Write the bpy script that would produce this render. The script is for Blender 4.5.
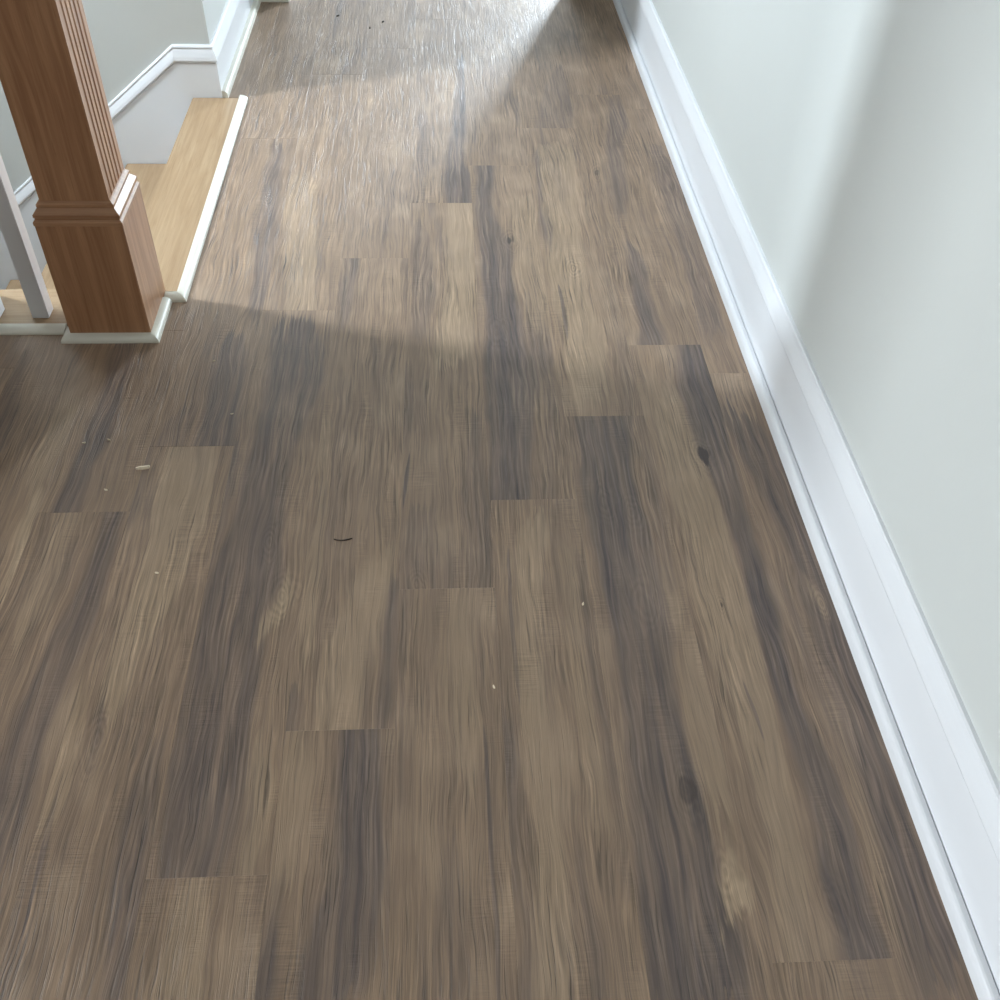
import bpy, bmesh, math, random
from mathutils import Matrix, Vector
random.seed(7)
for o in list(bpy.data.objects): bpy.data.objects.remove(o)
sc = bpy.context.scene
col = sc.collection

# ------------------------------------------------------------------ camera
F_PX = 998.0
RX = (0.99837186, -0.01499057, 0.05503551)      # world X in (right, down, forward)
RY = (-0.04952439, -0.70652358, 0.70595451)
RZ = (0.02830123, -0.70753072, -0.70611566)
CAM_H = 1.45
cam_d = bpy.data.cameras.new('camera'); cam = bpy.data.objects.new('camera', cam_d); col.objects.link(cam)
cam_d.sensor_fit = 'HORIZONTAL'; cam_d.sensor_width = 36.0; cam_d.lens = 36.0 * F_PX / 1000.0
cam_d.clip_start = 0.05
right = Vector((RX[0], RY[0], RZ[0])); down = Vector((RX[1], RY[1], RZ[1])); fwd = Vector((RX[2], RY[2], RZ[2]))
m3 = Matrix((right, -down, -fwd)).transposed()
cam.matrix_world = Matrix.Translation((0, 0, CAM_H)) @ m3.to_4x4()
sc.camera = cam

def floor_pt(px, py, z=0.0):
    "where the pixel's ray meets the floor"
    d = right * (px - 500) + down * (py - 500) + fwd * F_PX
    t = (z - CAM_H) / d.z
    return d.x * t, d.y * t

# ------------------------------------------------------------------ light
w = bpy.data.worlds.new('sky'); sc.world = w; w.use_nodes = True
w.node_tree.nodes['Background'].inputs[0].default_value = (0.75, 0.85, 1.0, 1)
w.node_tree.nodes['Background'].inputs[1].default_value = 1.0
vs = sc.view_settings
vs.view_transform = 'Standard'; vs.look = 'None'; vs.gamma = 1.0; vs.use_curve_mapping = False
vs.exposure = 0.0

def window_light(name, loc, normal, sx, sy, power, color):
    "daylight entering through one window opening"
    l = bpy.data.lights.new(name, 'AREA'); l.shape = 'RECTANGLE'; l.size = sx; l.size_y = sy
    l.energy = power; l.color = color
    o = bpy.data.objects.new(name, l); col.objects.link(o)
    o.location = loc
    o.rotation_euler = Vector(normal).to_track_quat('-Z', 'Y').to_euler()
    return o
XL, XLR, YB, YF = -2.75, -5.5, -2.5, 7.6   # stair's window wall, left room's window wall, back wall, far room's end wall
WIN_FAR_R = (1.4, 2.1, 0.75, 2.15)  # x0 x1 z0 z1 in the end wall
WIN_FAR_L = (-0.9, 0.75, 0.75, 2.15)
WIN_STAIR = (2.58, 2.92, 1.55, 2.70)    # y0 y1 z0 z1 in the left wall
WIN_LEFT = (0.2, 1.2, 0.08, 1.75)
DAY = (0.78, 0.90, 1.0)
def rect_light(name, wn, axis, power, color, xw=XL):
    a, b, z0, z1 = wn
    if axis == 'Y': window_light(name, ((a+b)/2, YF+0.10, (z0+z1)/2), (0, -1, 0), b-a, z1-z0, power, color)
    else: window_light(name, (xw-0.10, (a+b)/2, (z0+z1)/2), (1, 0, 0), b-a, z1-z0, power, color)
rect_light('daylight_far_right_window', WIN_FAR_R, 'Y', 460, DAY)
rect_light('daylight_far_left_window', WIN_FAR_L, 'Y', 18, DAY)
rect_light('daylight_stair_window', WIN_STAIR, 'X', 295, (0.82, 0.92, 1.0))
rect_light('daylight_left_window', WIN_LEFT, 'X', 415, (0.88, 0.95, 1.0), XLR)

# ------------------------------------------------------------------ node helpers
class NT:
    def __init__(s, tree): s.t = tree; s.n = tree.nodes; s.l = tree.links
    def put(s, sock, v):
        if isinstance(v, bpy.types.NodeSocket): s.l.new(v, sock)
        elif v is not None: sock.default_value = v
    def math(s, op, a, b=None, c=None, clamp=False):
        n = s.n.new('ShaderNodeMath'); n.operation = op; n.use_clamp = clamp
        for i, v in enumerate((a, b, c)): s.put(n.inputs[i], v)
        return n.outputs[0]
    def vmath(s, op, a, b=None):
        n = s.n.new('ShaderNodeVectorMath'); n.operation = op
        s.put(n.inputs[0], a); s.put(n.inputs[1], b)
        return n.outputs['Value'] if op == 'LENGTH' else n.outputs[0]
    def noise(s, vec, scale=1.0, detail=2.0, rough=0.5, dist=0.0):
        n = s.n.new('ShaderNodeTexNoise'); s.put(n.inputs['Vector'], vec)
        n.inputs['Scale'].default_value = scale; n.inputs['Detail'].default_value = detail
        n.inputs['Roughness'].default_value = rough; n.inputs['Distortion'].default_value = dist
        return n.outputs[0]
    def rng(s, v, a, b, c=0.0, d=1.0, smooth=False):
        n = s.n.new('ShaderNodeMapRange'); n.clamp = True
        if smooth: n.interpolation_type = 'SMOOTHSTEP'
        s.put(n.inputs[0], v)
        for i, k in enumerate((a, b, c, d)): s.put(n.inputs[i+1], k)
        return n.outputs[0]
    def mix(s, f, a, b, mode='MIX'):
        n = s.n.new('ShaderNodeMix'); n.data_type = 'RGBA'; n.blend_type = mode
        s.put(n.inputs[0], f); s.put(n.inputs[6], a); s.put(n.inputs[7], b)
        return n.outputs[2]
    def curve(s, v, pts):
        n = s.n.new('ShaderNodeFloatCurve'); c = n.mapping.curves[0]
        pts = sorted(pts); n.mapping.use_clip = True
        c.points[0].location = pts[0]; c.points[1].location = pts[-1]
        for p in pts[1:-1]: c.points.new(*p)
        for p in c.points: p.handle_type = 'AUTO_CLAMPED'
        n.mapping.update(); s.put(n.inputs['Value'], v)
        return n.outputs[0]
    def comb(s, x, y, z=0.0):
        n = s.n.new('ShaderNodeCombineXYZ')
        for i, v in enumerate((x, y, z)): s.put(n.inputs[i], v)
        return n.outputs[0]
    def sep(s, v):
        n = s.n.new('ShaderNodeSeparateXYZ'); s.put(n.inputs[0], v); return n.outputs
    def bump(s, h, strength, dist):
        n = s.n.new('ShaderNodeBump'); n.inputs['Strength'].default_value = strength
        n.inputs['Distance'].default_value = dist; s.put(n.inputs['Height'], h); return n.outputs[0]
def srgb(r, g, b):
    f = lambda c: (c/255/12.92) if c/255 <= .04045 else ((c/255+.055)/1.055)**2.4
    return (f(r), f(g), f(b), 1)
def new_mat(name):
    m = bpy.data.materials.new(name); m.use_nodes = True
    return m, NT(m.node_tree), m.node_tree.nodes['Principled BSDF']

def paint(name, rgb, rough=0.5, bump=0.05, bscale=220.0, spec=0.4):
    m, t, b = new_mat(name)
    tc = t.n.new('ShaderNodeTexCoord').outputs['Object']
    n1 = t.noise(tc, 3.0, 3.0); n2 = t.noise(tc, bscale, 3.0)
    c = srgb(*rgb); dk = tuple(x*0.95 for x in c[:3]) + (1,)
    t.put(b.inputs['Base Color'], t.mix(n1, dk, c))
    b.inputs['Roughness'].default_value = rough; b.inputs['Specular IOR Level'].default_value = spec
    t.put(b.inputs['Normal'], t.bump(n2, bump, 0.002))
    return m
M_WALL = paint('wall_paint', (203, 207, 205), 0.45, 0.06, 260)
M_TRIM = paint('white_trim_paint', (226, 229, 233), 0.28, 0.03, 60)
M_SHOE = paint('off_white_shoe_paint', (222, 220, 208), 0.35, 0.03, 60)
M_CEIL = paint('ceiling_paint', (190, 188, 182), 0.8)
M_TAUPE = paint('taupe_wall_paint', (112, 102, 93), 0.6)  # invented dark tone for unseen walls, lowers bounced light
M_SUB = paint('plain_floor_underlay', (120, 105, 92), 0.6)
M_CRUMB = paint('pale_crumb', (225, 210, 185), 0.7)
M_SPLINTER = paint('dark_splinter', (45, 36, 30), 0.6)

def oak(name, axis, light=(214, 172, 126), dark=(178, 132, 88), rough=0.38):
    m, t, b = new_mat(name)
    tc = t.n.new('ShaderNodeTexCoord').outputs['Object']
    sc_ = [55.0, 55.0, 55.0]; sc_[axis] = 2.2
    fi = [420.0, 420.0, 420.0]; fi[axis] = 14.0
    wob = t.noise(tc, 2.5, 2.0)
    base = t.vmath('ADD', t.vmath('MULTIPLY', tc, tuple(sc_)), t.comb(wob, wob, wob))
    g = t.noise(base, 1.0, 4.0, 0.6, 0.6)
    f = t.noise(t.vmath('MULTIPLY', tc, tuple(fi)), 1.0, 3.0, 0.6)
    c = t.mix(t.rng(g, .35, .68), srgb(*dark), srgb(*light))
    pore = t.rng(f, .30, .42)
    c = t.mix(t.math('MULTIPLY', t.math('SUBTRACT', 1.0, pore), .35), c, srgb(120, 84, 54))
    t.put(b.inputs['Base Color'], c)
    b.inputs['Roughness'].default_value = rough
    t.put(b.inputs['Normal'], t.bump(f, .12, .001))
    return m
M_OAK_Y = oak('oak_grain_along_hall', 1, (174, 149, 118), (154, 127, 96))
M_OAK_X = oak('oak_grain_across_hall', 0, (174, 149, 118), (154, 127, 96))
M_OAK_Z = oak('oak_grain_upright', 2, (184, 141, 106), (152, 109, 78))

# ------------------------------------------------------------------ geometry helpers
def bm_box(bm, x0, x1, y0, y1, z0, z1):
    vs_ = [bm.verts.new(p) for p in ((x0,y0,z0),(x1,y0,z0),(x1,y1,z0),(x0,y1,z0),(x0,y0,z1),(x1,y0,z1),(x1,y1,z1),(x0,y1,z1))]
    for f in ((0,3,2,1),(4,5,6,7),(0,1,5,4),(1,2,6,5),(2,3,7,6),(3,0,4,7)): bm.faces.new([vs_[i] for i in f])
def obj(name, bm, mat, parent=None, loc=None, bevel=0.0, smooth=False):
    if bevel: bmesh.ops.bevel(bm, geom=bm.edges[:], offset=bevel, segments=2, affect='EDGES', clamp_overlap=True)
    bmesh.ops.recalc_face_normals(bm, faces=bm.faces[:])
    me = bpy.data.meshes.new(name); bm.to_mesh(me); bm.free()
    if smooth:
        for p in me.polygons: p.use_smooth = True
    me.materials.append(mat)
    o = bpy.data.objects.new(name, me); col.objects.link(o)
    if loc: o.location = loc
    if parent: o.parent = parent
    return o
def box(name, x0, x1, y0, y1, z0, z1, mat, parent=None, bevel=0.0):
    bm = bmesh.new()
    cx, cy, cz = (x0+x1)/2, (y0+y1)/2, z0
    if parent is not None: cx, cy, cz = cx, cy, cz
    bm_box(bm, x0-cx, x1-cx, y0-cy, y1-cy, 0, z1-z0)
    o = obj(name, bm, mat, None, (cx, cy, cz), bevel)
    if parent is not None:
        o.parent = parent; o.location = Vector((cx, cy, cz)) - parent.location
    return o
def sweep(name, pts, secs, mat, parent=None):
    """pts: list of cross-sections, each a list of 3D points (closed profile); joined in order"""
    bm = bmesh.new(); rows = [[bm.verts.new(p) for p in s] for s in secs]
    n = len(rows[0])
    for a, b in zip(rows, rows[1:]):
        for i in range(n): bm.faces.new((a[i], a[(i+1) % n], b[(i+1) % n], b[i]))
    bm.faces.new(rows[0]); bm.faces.new(rows[-1])
    o = obj(name, bm, mat)
    if parent is not None: o.parent = parent; o.location = -parent.location
    return o
def tag(o, label, cat, group=None):
    o['label'] = label; o['category'] = cat
    if group: o['group'] = group
    return o
def struct(o, label=None, cat=None):
    o['kind'] = 'structure'
    if label: o['label'] = label
    if cat: o['category'] = cat
    return o
def empty(name, loc):
    o = bpy.data.objects.new(name, None); col.objects.link(o); o.location = loc; return o

# ------------------------------------------------------------------ setting
H = 2.75
XR = 0.761                    # right wall face
YS = 3.40                     # face of the wall along the stairs
XH = -0.745                   # hall's left wall face
def walls(name, boxes, label, mat=M_WALL, cat='wall'):
    bm = bmesh.new()
    for b in boxes: bm_box(bm, *b)
    return struct(obj(name, bm, mat), label, cat)
def wall_with_windows(name, axis, p0, p1, a0, a1, z0, z1, wins, label, mat=None):
    bx = []; cur = a0
    add = lambda u0, u1, v0, v1: bx.append((p0, p1, u0, u1, v0, v1) if axis == 'X' else (u0, u1, p0, p1, v0, v1))
    for (u0, u1, v0, v1) in sorted(wins):
        add(cur, u0, z0, z1); add(u0, u1, z0, v0); add(u0, u1, v1, z1); cur = u1
    add(cur, a1, z0, z1)
    return walls(name, bx, label, mat or M_WALL)
LOW = -1.66
walls('wall_right', [(XR, XR+.12, YB, 4.40, -.02, H)], 'long pale grey painted wall on the right of the hall')
wall_with_windows('wall_stair_window', 'X', XL-.14, XL, 2.07, YS, LOW, H, [WIN_STAIR], 'pale painted window wall at the foot of the stairs')
wall_with_windows('wall_left', 'X', XLR-.14, XLR, YB, 2.20, -.02, H, [WIN_LEFT], 'taupe painted window wall on the far left', M_TAUPE)
walls('wall_back', [(XLR-.14, XR+.12, YB-.12, YB, -.02, H)], 'taupe painted wall behind the viewer', M_TAUPE)
walls('wall_stair', [(XL-.14, XH, YS, YS+.12, LOW, H), (XH-.115, XH, YS+.12, 4.345, -.02, H)],
      'pale grey painted wall behind the stairs, turning into the hall')
walls('wall_end', [(XH-.115, -.60, 4.345, 4.52, -.02, H), (.55, XR+.12, 4.40, 4.52, -.02, H), (-.60, .55, 4.40, 4.52, 2.08, H)],
      'end wall of the hall with a wide cased opening')
walls('wall_far_room_left', [(-2.6, XH-.115, 4.40, 4.52, -.02, H), (-2.72, -2.6, 4.4, YF, -.02, H)], 'left wall of the bright room beyond the hall')
walls('wall_far_room_right', [(XR+.12, 3.2, 4.40, 4.52, -.02, H), (3.2, 3.32, 4.4, YF, -.02, H)], 'right wall of the bright room beyond the hall')
wall_with_windows('wall_far', 'Y', YF, YF+.14, -2.72, 3.32, -.02, H, [WIN_FAR_L, WIN_FAR_R], 'window wall of the bright room beyond the hall')
walls('wall_below', [(XL, -.86, 2.10, 2.20, LOW, -.03)], 'wall under the balustrade down the stairs')
XP = -1.14
walls('wall_added_partition', [(XLR, XL-.14, 2.07, 2.20, -.02, H), (XL, XP, 2.07, 2.20, -.02, H)], 'unseen full height taupe partition added to block stair window light', M_TAUPE)  # unseen, added to keep stair window light off the near floor
walls('wall_added_return', [(-2.3, -2.2, 1.22, 2.07, -.02, H)], 'unseen short taupe return wall added to block left window light', M_TAUPE)  # unseen, added to shade the floor by the post from the left window
walls('ceiling', [(XLR-.14, XR+.12, YB-.12, 2.2, H, H+.1), (XL-.14, XR+.12, 2.2, YS+.12, H, H+.1), (-2.72, 3.32, YS+.12, YF+.14, H, H+.1)], 'white ceiling', M_CEIL, 'ceiling')
def window(name, axis, wn, label, xw=XL):
    a, b, z0, z1 = wn; bm = bmesh.new()
    def bb(u0, u1, v0, v1, d0, d1):
        if axis == 'Y': bm_box(bm, u0, u1, YF+d0, YF+d1, v0, v1)
        else: bm_box(bm, xw-d1, xw-d0, u0, u1, v0, v1)
    t = .05
    for q in ((a, a+t, z0, z1), (b-t, b, z0, z1), (a+t, b-t, z0, z0+t), (a+t, b-t, z1-t, z1), (a+t, b-t, (z0+z1)/2-.02, (z0+z1)/2+.02)):
        bb(*q, .03, .08)
    return struct(obj(name, bm, M_TRIM), label, 'window')
window('window_1', 'Y', WIN_FAR_R, 'right white framed window in the far room')
window('window_2', 'Y', WIN_FAR_L, 'left white framed window in the far room')
window('window_3', 'X', WIN_STAIR, 'tall narrow white framed window over the stairs')
window('window_4', 'X', WIN_LEFT, 'low white framed window in the far left wall', XLR)

# baseboards -------------------------------------------------------
def prof(h, t=.015):
    "(offset from wall, height) of a baseboard with a moulded cap"
    c = h - .052
    return [(0, 0), (t, 0), (t, c-.004), (t-.003, c-.003), (t-.003, c), (t+.003, c+.002), (t+.004, c+.006), (t+.002, c+.016), (t-.002, c+.028),
            (t-.006, c+.038), (t-.007, c+.042), (t-.005, c+.044), (t-.006, c+.048), (t-.009, c+.051), (0, c+.052)]
def shoe_prof(w_=.018, h=.030, n=6):
    p = [(0, 0), (w_, 0)]
    for i in range(n+1):
        a = i/n*math.pi/2
        p.append((w_*(.12+.88*math.cos(a)**.6) if i < n else w_*.10, h*(.45+.55*math.sin(a))))
    p.append((0, h)); return p
# right wall
sweep_r = lambda pr, x0, s, y0, y1: [[(x0+s*u, y, z) for u, z in pr] for y in (y0, y1)]
struct(sweep('baseboard_right', None, sweep_r(prof(.215), XR, -1, YB, 4.40), M_TRIM), 'tall white baseboard with moulded cap along the right wall', 'baseboard')
struct(sweep('trim_1', None, sweep_r(shoe_prof(.0155, .032), XR-.0168, -1, YB, 4.40), M_TRIM), 'white shoe moulding along the right baseboard', 'trim')
# hall's left wall + stair wall: one mitred run, then raked down the stairs
HL = .174
P = prof(HL)
def corner(u, z): return (XH+u, YS-u, z)
struct(sweep('baseboard_left', None, [[(XH+u, 4.345, z) for u, z in P], [corner(u, z) for u, z in P]], M_TRIM),
       'white baseboard on the short left wall past the stairs', 'baseboard')
XK, SL = -.866, .787          # where the skirting starts to follow the stairs, and its slope
XE = XL
def raked(u, z, x): return (x, YS-u, z + SL*(x-XK))
# the flat of the skirt is a board down to the treads, the cap follows the rake
capP = [(0, .10)] + [(u, z) for u, z in P[2:]]
struct(sweep('trim_2', None, [[corner(u, z) for u, z in capP], [(XK, YS-u, z) for u, z in capP], [raked(u, z, XE) for u, z in capP]], M_TRIM),
       'white moulded skirt cap running level then raking down the stairs', 'trim')
bm = bmesh.new()
poly = [(XH+.014, HL-.056), (XK, HL-.056), (XE, HL-.056+SL*(XE-XK)), (XE, LOW), (XH-.0, LOW), (XH+.0, -.03), (XH+.014, -.0)]
fr = [bm.verts.new((x, YS-.014, z)) for x, z in poly]; bk = [bm.verts.new((x, YS, z)) for x, z in poly]
bm.faces.new(fr); bm.faces.new(bk)
for i in range(len(poly)): bm.faces.new((fr[i], fr[(i+1) % len(poly)], bk[(i+1) % len(poly)], bk[i]))
struct(obj('trim_3', bm, M_TRIM), 'white flat skirt board on the wall beside the stairs', 'trim')
struct(sweep('trim_4', None, [[(XH+.015+u, y, z) for u, z in shoe_prof(.019, .026)] for y in (4.345, YS-.012)], M_SHOE), 'off-white shoe moulding along the short left wall', 'trim')
struct(sweep('baseboard_partition', None, [[(x, 2.07-u, z) for u, z in P] for x in (-2.2, XP)], M_TRIM), 'white baseboard along the added taupe partition', 'baseboard')
struct(sweep('baseboard_return', None, [[(-2.2+u, y, z) for u, z in P] for y in (1.22, 2.07-.02)], M_TRIM), 'white baseboard along the added return wall', 'baseboard')
# left pier of the opening
struct(sweep('baseboard_end', None, [[(XH+.015, 4.345-u, z) for u, z in P], [(-.60, 4.345-u, z) for u, z in P]], M_TRIM), 'white baseboard end piece beside the far opening', 'baseboard')
struct(sweep('trim_5', None, [[(XH+.03, 4.33-u, z) for u, z in shoe_prof(.016, .026)], [(-.60, 4.33-u, z) for u, z in shoe_prof(.016, .026)]], M_SHOE), 'off-white shoe moulding at the far opening', 'trim')

# ------------------------------------------------------------------ floor: underlay + planks
bm = bmesh.new()
PT = .007
for b in ((XLR, XR, YB, 2.05, -.03, -PT), (-.69, XR, 2.05, 2.2, -.03, -PT), (-.66, XR, 2.2, YS, -.03, -PT), (XH, XR, YS, 4.40, -.03, -PT), (-2.6, 3.2, 4.40, YF, -.03, -PT)): bm_box(bm, *b)
floor = struct(obj('floor', bm, M_SUB), 'floor of grey-brown weathered wood-look planks', 'floor')

PW, PL = .1805, 1.465
S0 = .0915
HX, HY = PW/2, PL/2
# plank features read off the photograph: (pixel x, pixel y, half width in pixels) along each streak
DARK, LIGHT = 'd', 'l'
STREAKS = [
 # strength, soft, tint, points
 (DARK, .9, [(600,418,30),(608,480,27),(622,540,29),(640,620,31),(652,700,29),(665,780,33),(677,860,42),(690,930,48),(695,995,52)]),
 (LIGHT, .8, [(731,868,8),(735,888,17),(733,905,15),(728,918,6)]),
 (LIGHT, .35, [(698,640,10),(706,720,16),(716,790,12)]),
 (DARK, .5, [(582,560,3),(590,640,5),(606,740,6),(622,850,6)]),
 # light plank beyond it
 (LIGHT, .5, [(590,390,18),(585,340,20),(570,290,18),(560,200,18),(555,150,18)]),
 (DARK, .9, [(537,152,2),(540,175,3),(541,198,2)]),
 (DARK, .8, [(543,208,2),(547,228,5),(549,242,2)]),
 (DARK, .95, [(560,292,1.6),(564,310,1.8),(567,332,1.4)]),
 (DARK, .35, [(612,300,4),(622,350,6),(628,400,5)]),
 # wavy dark plank left of it
 (DARK, .95, [(487,168,10),(486,205,8),(495,245,15),(499,285,17),(503,320,18),(505,360,20),(507,400,21),(511,450,22),(511,495,22)]),
 (DARK, .35, [(545,390,8),(548,440,7),(548,490,8)]),
 (LIGHT, .35, [(525,200,18),(530,260,14),(540,330,10)]),
 # golden plank with saw marks
 (DARK, .9, [(508,560,1.6),(511,610,1.8),(515,650,2),(519,690,1.6)]),
 (DARK, .75, [(509,740,5),(511,780,8),(514,830,8),(515,875,3)]),
 (DARK, .4, [(585,860,4),(590,930,7),(597,995,7)]),
 (DARK, .6, [(521,880,4),(526,940,6),(528,990,8)]),
 (LIGHT, .45, [(535,530,16),(530,600,14),(535,700,14),(548,800,16),(550,900,18),(552,980,20)]),
 (LIGHT, .3, [(570,560,8),(585,700,8),(600,820,8)]),
 # plank with faint saw marks, left of golden one
 (DARK, .9, [(484,740,1.5),(489,800,2),(492,860,2.4),(497,930,2.6),(499,995,2.2)]),
 (DARK, .35, [(455,860,10),(452,930,16),(450,995,16)]),
 (LIGHT, .3, [(465,610,16),(462,700,14),(465,760,14)]),
 (DARK, .35, [(404,620,5),(402,700,5),(400,800,5)]),
 (DARK, .9, [(408,462,1.2),(406,480,2.0),(404,498,1.2)]),
 (DARK, .55, [(474,420,6),(476,470,12),(478,530,15),(480,580,13)]),
 (DARK, .45, [(420,520,14),(416,560,16),(408,585,12)]),
 (DARK, .45, [(417,225,5),(421,260,11),(424,300,12),(417,335,8)]),
 (DARK, .5, [(408,370,3),(406,410,5),(404,440,3)]),
 (LIGHT, .55, [(460,208,14),(458,260,14),(458,320,16),(450,360,14)]),
 (DARK, .85, [(463,60,5),(462,100,8),(459,130,9),(456,158,9),(461,180,15),(463,200,16)]),
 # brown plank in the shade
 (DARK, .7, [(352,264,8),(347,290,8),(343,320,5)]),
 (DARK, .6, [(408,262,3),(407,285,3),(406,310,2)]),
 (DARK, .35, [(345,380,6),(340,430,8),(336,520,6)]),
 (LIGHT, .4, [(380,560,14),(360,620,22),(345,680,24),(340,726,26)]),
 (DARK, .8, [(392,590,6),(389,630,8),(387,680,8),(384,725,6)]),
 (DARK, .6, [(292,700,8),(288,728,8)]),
 # grey plank with combed grain
 (DARK, .85, [(358,736,22),(358,800,27),(360,860,30),(345,920,32),(330,990,30)]),
 (LIGHT, .35, [(300,740,10),(295,800,14),(285,870,14)]),
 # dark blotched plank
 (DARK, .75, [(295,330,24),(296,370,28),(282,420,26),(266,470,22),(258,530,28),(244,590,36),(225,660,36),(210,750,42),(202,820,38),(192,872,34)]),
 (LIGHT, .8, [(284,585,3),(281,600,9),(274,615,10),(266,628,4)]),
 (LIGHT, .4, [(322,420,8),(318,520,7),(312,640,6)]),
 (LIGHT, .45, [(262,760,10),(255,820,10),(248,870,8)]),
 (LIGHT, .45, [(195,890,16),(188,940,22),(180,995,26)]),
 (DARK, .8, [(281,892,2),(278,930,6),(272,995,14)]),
 # paler plank beside the stairs
 (DARK, .7, [(276,150,8),(270,200,10),(264,250,11),(258,290,9),(254,310,8)]),
 (LIGHT, .4, [(300,180,16),(300,240,18),(300,300,16)]),
 # olive plank
 (LIGHT, .5, [(190,455,22),(180,520,26),(160,580,24),(130,640,20),(110,700,16)]),
 (DARK, .7, [(232,460,6),(224,500,7),(214,550,7),(200,600,7)]),
 (DARK, .7, [(158,740,6),(148,780,9),(135,830,13),(126,890,15),(118,990,15)]),
 (DARK, .95, [(53,808,2.2),(46,840,3),(36,880,2.4),(24,925,1.4)]),
 (DARK, .5, [(96,720,3),(92,745,6),(84,770,2)]),
 (LIGHT, .35, [(70,690,12),(60,760,12),(50,810,8)]),
 (DARK, .8, [(236,340,10),(228,370,17),(222,410,18),(216,443,19)]),
 (DARK, .45, [(180,420,12),(170,440,16)]),
 # plank at the newel's foot
 (DARK, .8, [(124,345,13),(112,390,11),(100,430,12),(80,470,12),(66,508,14)]),
 (DARK, .7, [(146,460,5),(138,490,7),(130,510,7)]),
 (DARK, .75, [(112,516,12),(100,560,14),(84,610,17),(62,660,19),(42,710,20),(18,780,22),(-5,850,22)]),
 (LIGHT, .35, [(66,520,14),(50,560,16),(30,620,18)]),
 (LIGHT, .8, [(36,500,5),(24,540,8),(8,590,8)]),
 (LIGHT, .4, [(70,400,10),(55,440,12),(40,480,10)]),
 (DARK, .6, [(18,350,8),(10,400,9),(0,440,10)]),
 # plank beside the right-hand edge strip
 (DARK, .95, [(690,350,16),(699,390,19),(711,440,17),(729,500,14),(741,530,13),(755,570,12),(766,610,14),(776,660,13),(797,720,14),(817,770,15),(835,830,17),(850,900,20),(868,955,24)]),
 (LIGHT, .45, [(670,400,14),(685,470,20),(715,560,22),(730,620,24),(745,680,20),(770,780,18),(785,850,20),(795,930,20)]),
 (DARK, .8, [(748,695,1.5),(755,715,2),(760,730,1.2)]),
 (DARK, .4, [(640,420,6),(655,500,6),(668,580,5)]),
 (DARK, .7, [(606,60,6),(620,105,13),(613,150,9),(620,195,9),(622,215,3)]),
 (DARK, .85, [(628,245,4),(636,262,9),(640,290,10),(647,320,12),(648,342,13)]),
 (DARK, .5, [(575,60,10),(560,90,16),(555,122,18)]),
 # strip along the right wall
 (DARK, .7, [(742,420,16),(785,500,20),(815,580,18),(840,640,22),(862,720,20),(885,800,20),(905,860,22),(940,960,24)]),
 (DARK, .45, [(660,150,8),(690,250,12),(712,330,14)]),
 (DARK, .45, [(880,820,8),(900,900,12),(925,985,14)]),
 (LIGHT, .6, [(812,590,6),(820,602,8),(826,612,4)]),
 (LIGHT, .3, [(850,760,8),(872,840,10),(895,930,8)]),
]
KNOTS = [  # pixel x, y, size in metres, darkness
 (606,500,.016,.5),(630,512,.014,.5),(642,605,.020,.35),(685,790,.013,.6),(728,872,.014,.5),
 (509,241,.014,.95),(573,268,.013,.55),(702,455,.014,1.0),(723,605,.006,.7),(271,541,.014,.4),(280,594,.016,.5),
 (418,584,.010,.5),(268,200,.010,.5),(820,603,.012,.4),(93,742,.014,.5),(835,905,.014,.3),(596,173,.012,.6),(498,330,.02,.3)]
CRACK_W = .0035

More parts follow.
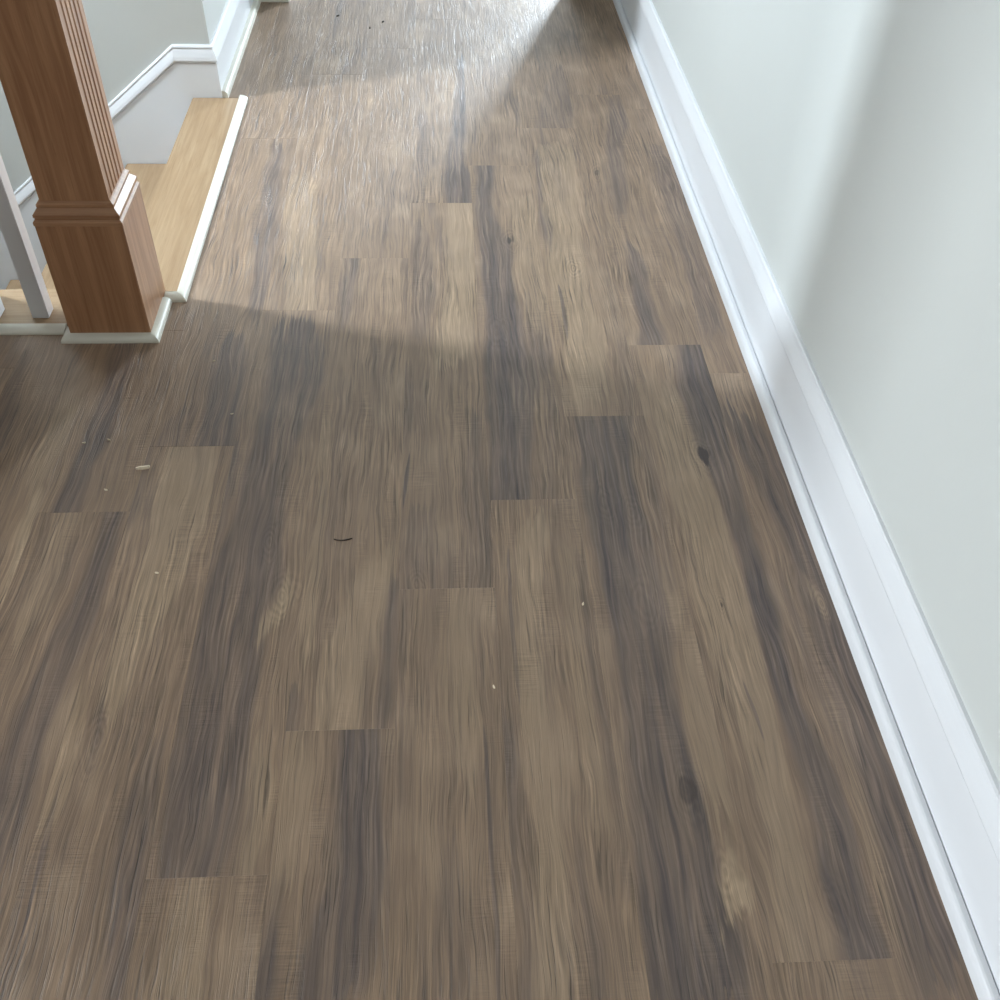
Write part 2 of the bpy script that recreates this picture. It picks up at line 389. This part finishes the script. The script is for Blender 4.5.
# shared grain node group
def grain_group():
    g = bpy.data.node_groups.new('plank_grain', 'ShaderNodeTree')
    g.interface.new_socket('Vector', in_out='INPUT', socket_type='NodeSocketVector')
    g.interface.new_socket('Seed', in_out='INPUT', socket_type='NodeSocketFloat')
    for nm in ('Fibre', 'Streak', 'Blotch', 'Saw', 'Warp', 'Cloud', 'Slow', 'Ring', 'Mask', 'Pore', 'Fleck'): g.interface.new_socket(nm, in_out='OUTPUT', socket_type='NodeSocketFloat')
    t = NT(g); gi = g.nodes.new('NodeGroupInput'); go = g.nodes.new('NodeGroupOutput')
    v = gi.outputs['Vector']; seed = gi.outputs['Seed']
    x, y, z = t.sep(v)[:3]
    off = t.comb(t.math('MULTIPLY', seed, 13.7), t.math('MULTIPLY', seed, 7.3), seed)
    def st(sx, sy, xx=x, k=0.0):
        return t.vmath('ADD', t.comb(t.math('MULTIPLY', xx, sx), t.math('MULTIPLY', y, sy), k), off)
    warp = t.math('SUBTRACT', t.noise(st(14, 3.2), 1, 2.0), .5)          # slow wander of the grain
    warp2 = t.math('SUBTRACT', t.noise(st(40, 11, k=3), 1, 2.0), .5)
    xw = t.math('ADD', x, t.math('ADD', t.math('MULTIPLY', warp, .035), t.math('MULTIPLY', warp2, .006)))
    fa = t.noise(st(250, 6.0, xw, 5), 1, 3.0, .6); fb = t.noise(st(620, 10.0, xw, 45), 1, 2.0, .5)
    fib = t.math('ADD', t.math('MULTIPLY', fa, .6), t.math('MULTIPLY', fb, .4))
    fm = t.rng(t.noise(st(13, 3.0, k=50), 1, 2.0), .36, .62, .35, 1.0)
    pore = t.math('MULTIPLY', t.rng(t.noise(st(300, 5.5, xw, 55), 1, 3.0, .6), .36, .42, 1, 0), fm)
    fleck = t.math('MULTIPLY', t.rng(t.noise(st(340, 11.0, xw, 60), 1, 3.0, .6), .60, .67), fm)
    strk = t.noise(st(75, 2.6, xw, 9), 1, 3.0, .6)
    blot = t.noise(st(16, 2.0, xw, 12), 1, 3.0, .55, .4)
    cloud = t.noise(st(9, 5, k=17), 1, 2.0, .5)
    sawl = t.noise(st(25, 330, k=21), 1, 1.0)
    sawm = t.rng(t.noise(st(14, 5, k=25), 1, 2.0), .56, .68)
    saw = t.math('MULTIPLY', t.math('SUBTRACT', sawl, .5), sawm)
    ph = t.math('ADD', t.math('MULTIPLY', xw, 520.0), t.math('MULTIPLY', t.noise(st(10, 2.6, k=31), 1, 1.0), 26.0))
    ringw = t.math('MULTIPLY', t.math('SINE', ph), t.rng(t.noise(st(18, 4, k=35), 1, 2.0), .44, .60))
    for nm, s in zip(('Fibre', 'Streak', 'Blotch', 'Saw', 'Warp', 'Cloud', 'Slow', 'Ring', 'Mask', 'Pore', 'Fleck'), (fib, strk, blot, saw, warp2, cloud, warp, ringw, fm, pore, fleck)): t.l.new(s, go.inputs[nm])
    return g
GRAIN = grain_group()
TAN, TAN2 = srgb(152, 127, 103), srgb(131, 109, 90)
DARKC, DARKC2 = srgb(80, 70, 69), srgb(101, 88, 83)
LIGHTC = srgb(174, 150, 122)

def plank_material(name, seed, streaks, knots, darkness):
    """streaks: (kind, strength, [(u, c, h)...]) in plank-local metres, u along y"""
    m, t, b = new_mat(name)
    v = t.n.new('ShaderNodeTexCoord').outputs['Object']
    gn = t.n.new('ShaderNodeGroup'); gn.node_tree = GRAIN; t.put(gn.inputs['Vector'], v); gn.inputs['Seed'].default_value = seed
    G = gn.outputs
    x, y, z = t.sep(v)[:3]
    u = t.math('ADD', t.math('DIVIDE', y, PL), .5)
    wob = t.math('ADD', t.math('MULTIPLY', G['Warp'], .014), t.math('MULTIPLY', G['Slow'], .045))
    xx = t.math('ADD', x, wob)
    D = t.rng(G['Blotch'], .56 - .1*darkness, .74 - .1*darkness, 0, .55, True); L = t.rng(G['Cloud'], .5, .75, 0, .35, True)
    uw = t.math('ADD', u, t.math('ADD', t.math('MULTIPLY', t.math('SUBTRACT', G['Streak'], .5), .16), t.math('MULTIPLY', t.math('SUBTRACT', G['Fibre'], .5), .10)))
    rag = t.math('ADD', t.math('MULTIPLY', t.math('SUBTRACT', G['Fibre'], .5), .020), t.math('MULTIPLY', t.math('SUBTRACT', G['Streak'], .5), .030))
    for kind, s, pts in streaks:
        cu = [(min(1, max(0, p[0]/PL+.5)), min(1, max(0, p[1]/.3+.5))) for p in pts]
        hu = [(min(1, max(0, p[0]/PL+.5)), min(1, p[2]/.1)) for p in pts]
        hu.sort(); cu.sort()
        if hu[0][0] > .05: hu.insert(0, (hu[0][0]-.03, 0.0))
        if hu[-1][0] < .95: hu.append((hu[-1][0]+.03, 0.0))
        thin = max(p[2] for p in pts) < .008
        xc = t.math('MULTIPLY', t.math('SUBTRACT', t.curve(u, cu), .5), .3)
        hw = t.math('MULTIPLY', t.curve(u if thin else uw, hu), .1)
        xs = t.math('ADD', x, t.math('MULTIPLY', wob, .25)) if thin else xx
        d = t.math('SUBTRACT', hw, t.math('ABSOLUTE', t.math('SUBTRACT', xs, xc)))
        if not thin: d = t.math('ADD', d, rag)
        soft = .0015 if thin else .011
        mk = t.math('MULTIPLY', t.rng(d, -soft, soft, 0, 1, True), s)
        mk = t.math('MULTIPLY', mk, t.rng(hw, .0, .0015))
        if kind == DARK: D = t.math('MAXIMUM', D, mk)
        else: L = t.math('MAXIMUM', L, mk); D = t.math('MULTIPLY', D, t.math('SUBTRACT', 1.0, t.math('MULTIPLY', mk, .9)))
    ring = None; core = None
    for kx, ky, s, dk in knots:
        q = t.vmath('MULTIPLY', t.vmath('SUBTRACT', t.comb(xx, y, 0.0), (kx, ky, 0)), (1/s, .42/s, 0))
        dl = t.math('ADD', t.vmath('LENGTH', q), t.math('ADD', t.math('MULTIPLY', G['Warp'], 2.2), t.math('MULTIPLY', G['Slow'], 1.5)))
        wgt = t.rng(dl, .3, 2.6, 1, 0, True)
        r = t.math('MULTIPLY', t.math('SINE', t.math('MULTIPLY', dl, 11.0)), wgt)
        if dk < .6: ring = r if ring is None else t.math('ADD', ring, r); continue
        c = t.rng(t.math('ADD', dl, t.math('MULTIPLY', t.math('SUBTRACT', G['Fibre'], .5), 1.2)), .35, .95, dk, 0, True)
        ring = r if ring is None else t.math('ADD', ring, r)
        core = c if core is None else t.math('MAXIMUM', core, c)
    # colour
    tan = t.mix(t.rng(G['Streak'], .36, .64), TAN2, TAN)
    tan = t.mix(L, tan, LIGHTC)
    drk = t.mix(t.rng(G['Streak'], .38, .66), DARKC, DARKC2)
    D = t.math('MULTIPLY', D, t.rng(G['Streak'], .30, .62, 1.0, .62))
    c = t.mix(D, tan, drk)
    c = t.mix(t.rng(G['Cloud'], .35, .7, 0, .4), c, t.mix(1.0, c, (.88, .89, .98, 1), 'MULTIPLY'))
    fib = t.math('ADD', G['Fibre'], t.math('MULTIPLY', G['Ring'], .05))
    if ring is not None: fib = t.math('ADD', fib, t.math('MULTIPLY', ring, .08))
    k = t.math('ADD', 1.0, t.math('MULTIPLY', t.math('MULTIPLY', t.math('SUBTRACT', fib, .5), 2.6), G['Mask']))
    k = t.math('ADD', k, t.math('MULTIPLY', t.math('SUBTRACT', G['Cloud'], .5), .55))
    k = t.math('SUBTRACT', k, t.math('MULTIPLY', G['Pore'], .40))
    k = t.math('ADD', k, t.math('MULTIPLY', G['Fleck'], .34))
    k = t.math('ADD', k, t.math('MULTIPLY', t.math('MULTIPLY', t.rng(G['Ring'], .25, .9), D), .42))
    k = t.math('ADD', k, t.math('MULTIPLY', G['Saw'], .65))
    c = t.mix(1.0, c, t.comb(k, k, k), 'MULTIPLY')
    if core is not None: c = t.mix(core, c, srgb(58, 46, 40))
    t.put(b.inputs['Base Color'], c)
    h = t.math('ADD', t.math('SUBTRACT', fib, t.math('MULTIPLY', G['Pore'], .5)), t.math('MULTIPLY', G['Saw'], .6))
    t.put(b.inputs['Normal'], t.bump(h, .65, .0018))
    t.put(b.inputs['Roughness'], t.rng(fib, .3, .7, .52, .42))
    b.inputs['Specular IOR Level'].default_value = .6
    b.inputs['Coat Weight'].default_value = .25; b.inputs['Coat Roughness'].default_value = .55
    return m

JOINTS = {0: 1.45, 1: 1.713, 2: 1.98, 3: .40, -1: 1.216, -2: .915, -3: .67, -4: 1.627, -5: 1.433, -6: .80}
rnd = random.Random(3)
plank_list = []
kmin, kmax = -31, 3
for k in range(kmin, kmax+1):
    x0 = S0 + PW*k; x1 = x0 + PW
    j = JOINTS.get(k, rnd.uniform(0, PL))
    n0 = math.floor((YB - j)/PL); n1 = math.ceil((5.4 - j)/PL)
    for n in range(n0, n1): plank_list.append((k, x0, x1, j+n*PL, j+(n+1)*PL))
floor_streaks = {}
def find(X, Y):
    for i, (k, x0, x1, y0, y1) in enumerate(plank_list):
        if x0 <= X < x1 and y0 <= Y < y1: return i
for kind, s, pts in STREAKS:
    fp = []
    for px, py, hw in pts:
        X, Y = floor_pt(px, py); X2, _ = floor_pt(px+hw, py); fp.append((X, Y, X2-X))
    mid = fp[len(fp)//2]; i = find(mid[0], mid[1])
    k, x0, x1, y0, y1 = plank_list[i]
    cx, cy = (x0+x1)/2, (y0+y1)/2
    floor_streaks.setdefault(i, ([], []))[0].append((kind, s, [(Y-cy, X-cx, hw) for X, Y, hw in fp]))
for px, py, s, dk in KNOTS:
    X, Y = floor_pt(px, py); i = find(X, Y); k, x0, x1, y0, y1 = plank_list[i]
    floor_streaks.setdefault(i, ([], []))[1].append((X-(x0+x1)/2, Y-(y0+y1)/2, s, dk))
GEN = []
for gi in range(6):
    st_ = []; rr = random.Random(50+gi)
    for q in range(2):
        c0 = rr.uniform(-.06, .06); a0 = rr.uniform(-.6, 0); 
        st_.append((DARK if (gi+q) % 2 else LIGHT, rr.uniform(.5, .85), [(a0+d*.15, c0+rr.uniform(-.012, .012), rr.uniform(.012, .035)) for d in range(5)]))
    GEN.append(plank_material('plank_print_generic', gi*3.1+1, st_, [(rr.uniform(-.05, .05), rr.uniform(-.5, .5), .013, .7)], rr.uniform(-.3, .6)))
BEV = .00035
def plank_mesh(ax, bx, ay, by):
    "a thin board with a fine eased edge, in plank-local metres"
    bm = bmesh.new(); e = BEV
    z = [(-PT, 0), (-.0003, 0), (0, e)]
    rows = [[bm.verts.new(p) for p in ((ax+i, ay+i, zz), (bx-i, ay+i, zz), (bx-i, by-i, zz), (ax+i, by-i, zz))] for zz, i in z]
    for a, b in zip(rows, rows[1:]):
        for i in range(4): bm.faces.new((a[i], a[(i+1) % 4], b[(i+1) % 4], b[i]))
    bm.faces.new(rows[-1]); bm.faces.new(rows[0][::-1])
    bmesh.ops.recalc_face_normals(bm, faces=bm.faces[:])
    me = bpy.data.meshes.new('plank'); bm.to_mesh(me); bm.free(); return me
FULL = plank_mesh(-HX+.00002, HX-.00002, -HY+.00002, HY-.00002)
for i, (k, x0, x1, y0, y1) in enumerate(plank_list):
    cx, cy = (x0+x1)/2, (y0+y1)/2
    # clip to the floor's outline
    regions = [(XLR, XR-.004, YB, 2.052), (-.72, XR-.004, 2.052, 2.2), (-.665, XR-.004, 2.2, YS-.001), (XH+.004, XR-.004, YS-.001, 4.40), (-2.6, XR+.1, 4.40, 6)]
    polys = []
    for (ra, rb, rc, rd) in regions:
        a, b_, c_, d_ = max(x0, ra), min(x1, rb), max(y0, rc), min(y1, rd)
        if b_-a > .005 and d_-c_ > .005: polys.append((a, b_, c_, d_))
    if not polys: continue
    full = abs(sum((b_-a)*(d_-c_) for a, b_, c_, d_ in polys) - PW*PL) < 1e-4
    if full: me = FULL
    else:
        # keep one clean board per rectangle that survives (merge rectangles of equal width)
        mer = [polys[0]]
        for p in polys[1:]:
            q = mer[-1]
            if abs(p[0]-q[0]) < 1e-6 and abs(p[1]-q[1]) < 1e-6: mer[-1] = (q[0], q[1], q[2], p[3])
            else: mer.append(p)
        bm = bmesh.new()
        for a, b_, c_, d_ in mer:
            tmp = plank_mesh(a-cx+.00002, b_-cx-.00002, c_-cy+.00002, d_-cy-.00002); bm.from_mesh(tmp); bpy.data.meshes.remove(tmp)
        me = bpy.data.meshes.new('plank'); bm.to_mesh(me); bm.free()
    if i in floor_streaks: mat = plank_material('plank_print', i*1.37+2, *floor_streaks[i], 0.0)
    elif k in JOINTS and y1 > .3: mat = plank_material('plank_print', i*1.37+2, [], [], .2)
    else: mat = GEN[(i*5+k*3) % 6]
    o = bpy.data.objects.new('plank', me); col.objects.link(o); o.location = (cx, cy, 0); o.parent = floor
    if not me.materials: me.materials.append(mat)
    o.material_slots[0].link = 'OBJECT'; o.material_slots[0].material = mat

# ------------------------------------------------------------------ staircase
stair = tag(empty('staircase', (-.75, 2.8, -.02)), 'light oak staircase going down to the left of the hall', 'staircase')
RISE, RUN, XN = .236, .273, -.83
box('landing_nosing', XN, -.664, 2.21, YS-.015, -.024, .006, M_OAK_Y, stair, .004)
for i in range(6):
    z = .006 - RISE*(i+1); xa = XN + .028 - RUN*i
    box('riser', xa-.018, xa, 2.21, YS-.015, z, z+RISE-.03, M_TRIM, stair)
    box('tread', xa-RUN-.028, xa-.018, 2.21, YS-.015, z-.03, z, M_OAK_Y, stair, .004)
struct(box('floor_lower_landing', XL, -2.3, 2.2, YS, LOW-.05, LOW+.0, M_OAK_X), 'oak landing at the foot of the stairs', 'floor')
# white strip along the landing board's edge
def strip_prof(w_, h, n=6): return [(0, 0), (w_, 0)] + [(w_*math.cos(i/n*math.pi/2*.98), h*(.25+.75*math.sin(i/n*math.pi/2))) for i in range(n+1)] + [(0, h)]
tp = strip_prof(.025, .016)
struct(sweep('trim_6', None, [[(-.699, 2.198-u, z) for u, z in tp], [(-.670+u, 2.198-u, z) for u, z in tp], [(-.670+u, YS-.016, z) for u, z in tp]], M_SHOE), 'off-white quarter round edging along the oak landing board', 'trim')

# ------------------------------------------------------------------ newel post
NX0, NX1, NY0, NY1 = -.890, -.700, 2.020, 2.205
ncx, ncy = (NX0+NX1)/2, (NY0+NY1)/2
newel = tag(empty('newel_post', (ncx, ncy, 0)), 'square oak post with wide boxed base and moulded collar at the stair head', 'post')
box('base_box', NX0, NX1, NY0, NY1, 0, .302, M_OAK_Z, newel, .0015)
def ring_stack(name, levels, mat, parent):
    "levels: (half size x, half size y, z)"
    bm = bmesh.new()
    rows = [[bm.verts.new((sx*hx, sy*hy, z)) for sx, sy in ((-1,-1),(1,-1),(1,1),(-1,1))] for hx, hy, z in levels]
    for a, b in zip(rows, rows[1:]):
        for i in range(4): bm.faces.new((a[i], a[(i+1) % 4], b[(i+1) % 4], b[i]))
    bm.faces.new(rows[0]); bm.faces.new(rows[-1])
    return obj(name, bm, mat, parent)
hx, hy = (NX1-NX0)/2, (NY1-NY0)/2
M_OAK_COL = oak('oak_collar', 0, (186, 145, 110), (156, 114, 84))
ring_stack('collar', [(hx+d, hy+d, z) for d, z in [(0, 0.3), (0.001, 0.302), (0.001, 0.309), (-0.004, 0.313), (-0.004, 0.317), (-0.002, 0.319), (-0.002, 0.325), (-0.008, 0.331), (-0.013, 0.337), (-0.012, 0.34), (-0.012, 0.345), (-0.018, 0.35), (-0.02, 0.3535)]], M_OAK_COL, newel)
# upper shaft with shallow flutes on the sides facing the hall and the stairs
sx, sy = .0745, .0745
sec = []
def side(sgn):
    pts = []; gr = [-.048, -.024, 0, .024, .048]
    ys = [-sy]
    pts.append((sx, -sy))
    for g in gr: pts += [(sx, g-.005), (sx-.003, g-.002), (sx-.003, g+.002), (sx, g+.005)]
    pts.append((sx, sy))
    return pts if sgn > 0 else [(-a, -b) for a, b in pts]
sec = side(1) + side(-1)
bm = bmesh.new(); rows = [[bm.verts.new((x, y, z)) for x, y in sec] for z in (.352, H-.09)]  # shaft extended out of view to the ceiling for its shadow on the wall
n = len(sec)
for i in range(n): bm.faces.new((rows[0][i], rows[0][(i+1) % n], rows[1][(i+1) % n], rows[1][i]))
bm.faces.new(rows[0]); bm.faces.new(rows[1])
obj('shaft', bm, M_OAK_Z, newel)
ring_stack('added_capital', [(.076, .076, H-.09), (.084, .084, H-.07), (.088, .088, H-.05), (.098, .098, H-.04), (.098, .098, H)], M_OAK_COL, newel)  # unseen head of the extended shaft
# quarter round shoe at the foot, mitred
SW, SH = .020, .017
sp = strip_prof(SW, SH)
def shoe_piece(a, b, na, nb):
    "piece from corner a to corner b of the box; na, nb: outward mitre directions"
    secs = []
    for c, d in ((a, na), (b, nb)): secs.append([(c[0]+d[0]*u, c[1]+d[1]*u, z) for u, z in sp])
    o = sweep('shoe_moulding', None, secs, M_SHOE, newel)
    o['label'] = 'off-white quarter round at the post foot'
shoe_piece((NX0, NY0), (NX1, NY0), (-1, -1), (1, -1))
shoe_piece((NX1, NY0), (NX1, 2.172), (1, -1), (1, 0))
shoe_piece((NX0, 2.052), (NX0, NY0), (-1, 0), (-1, -1))

# ------------------------------------------------------------------ balustrade
bal = tag(empty('balustrade', (-1.1, 2.13, 0)), 'white square balusters on an oak floor plate beside the newel post', 'balustrade')
box('floor_plate', XP, NX0-.001, 2.066, 2.222, -.03, .010, M_OAK_X, bal, .003)
o = sweep('shoe_moulding', None, [[(x, 2.064-u, z) for u, z in strip_prof(.028, .014)] for x in (XP, NX0-.0205)], M_SHOE, bal)
o['label'] = 'off-white quarter round along the floor plate'
bm = bmesh.new(); bm_box(bm, -.02, .02, -.02, .02, 0, .90)
b0 = None
for i in range(2):
    if b0 is None:
        b0 = obj('baluster', bm, M_TRIM, bal, (-.979+1.1, 2.111-2.13, .010), .0015); c = b0
    else:
        c = b0.copy(); col.objects.link(c); c.parent = bal; c.location = (-.979-.117*i+1.1, 2.111-2.13, .010)
box('handrail', XP, -.872, 2.08, 2.142, .910, .965, M_OAK_X, bal, .012)

# ------------------------------------------------------------------ litter on the floor
def chip(name, px, py, L, W, T, rot, mat, label, cat, group=None, bend=0.0):
    X, Y = floor_pt(px, py); bm = bmesh.new(); n = 6
    rr = random.Random(int(px*7+py)); rows = []
    for i in range(n+1):
        f = i/n; s = W/2*(0.35+.65*math.sin(math.pi*(.12+.76*f)))*rr.uniform(.8, 1.15); zc = rr.uniform(0, T*.5); yo = bend*(4*f*(1-f))
        rows.append([bm.verts.new((L*(f-.5), yo+a*s, zz)) for a, zz in ((-1, 0), (1, 0), (.7, T*.6+zc), (-.5, T+zc))])
    for a, b in zip(rows, rows[1:]):
        for i in range(4): bm.faces.new((a[i], a[(i+1) % 4], b[(i+1) % 4], b[i]))
    bm.faces.new(rows[0]); bm.faces.new(rows[-1])
    o = obj(name, bm, mat, None, (X, Y, 0.0)); o.rotation_euler.z = rot
    return tag(o, label, cat, group)
chip('wood_chip', 143, 468, .028, .011, .004, .15, M_CRUMB, 'pale torn wood chip lying on the planks near the newel post', 'debris')
chip('splinter', 343, 539, .036, .003, .002, .05, M_SPLINTER, 'thin dark curved splinter lying on the brown plank', 'debris', bend=-.004)
for px, py, lb in ((106, 490, 'pale crumb just above the plank end left of the wood chip'), (109, 440, 'tiny pale crumb up and left of the wood chip'),
                   (84, 443, 'leftmost tiny pale crumb on the floor'), (232, 414, 'tiny pale crumb on the dark plank end right of the wood chip'),
                   (214, 361, 'tiny pale crumb in the shade right of the newel post foot'), (157, 573, 'tiny crumb on the olive plank below the wood chip'),
                   (583, 604, 'rightmost tiny pale crumb on the floor'), (494, 687, 'tiny pale crumb nearest the bottom of the picture')):
    chip('crumb', px, py, .007, .004, .002, rnd.uniform(0, 3), M_CRUMB, lb, 'crumb', 'crumbs on the floor')
for px, py, lb in ((338, 16, 'left'), (370, 28, 'lowest'), (383, 22, 'right')):
    chip('dark_speck', px, py, .014, .007, .003, rnd.uniform(0, 3), M_SPLINTER, lb+'most dark speck of three on the bright far floor' if lb != 'lowest' else 'lowest dark speck of three on the bright far floor', 'crumb', 'dark specks at the far end')
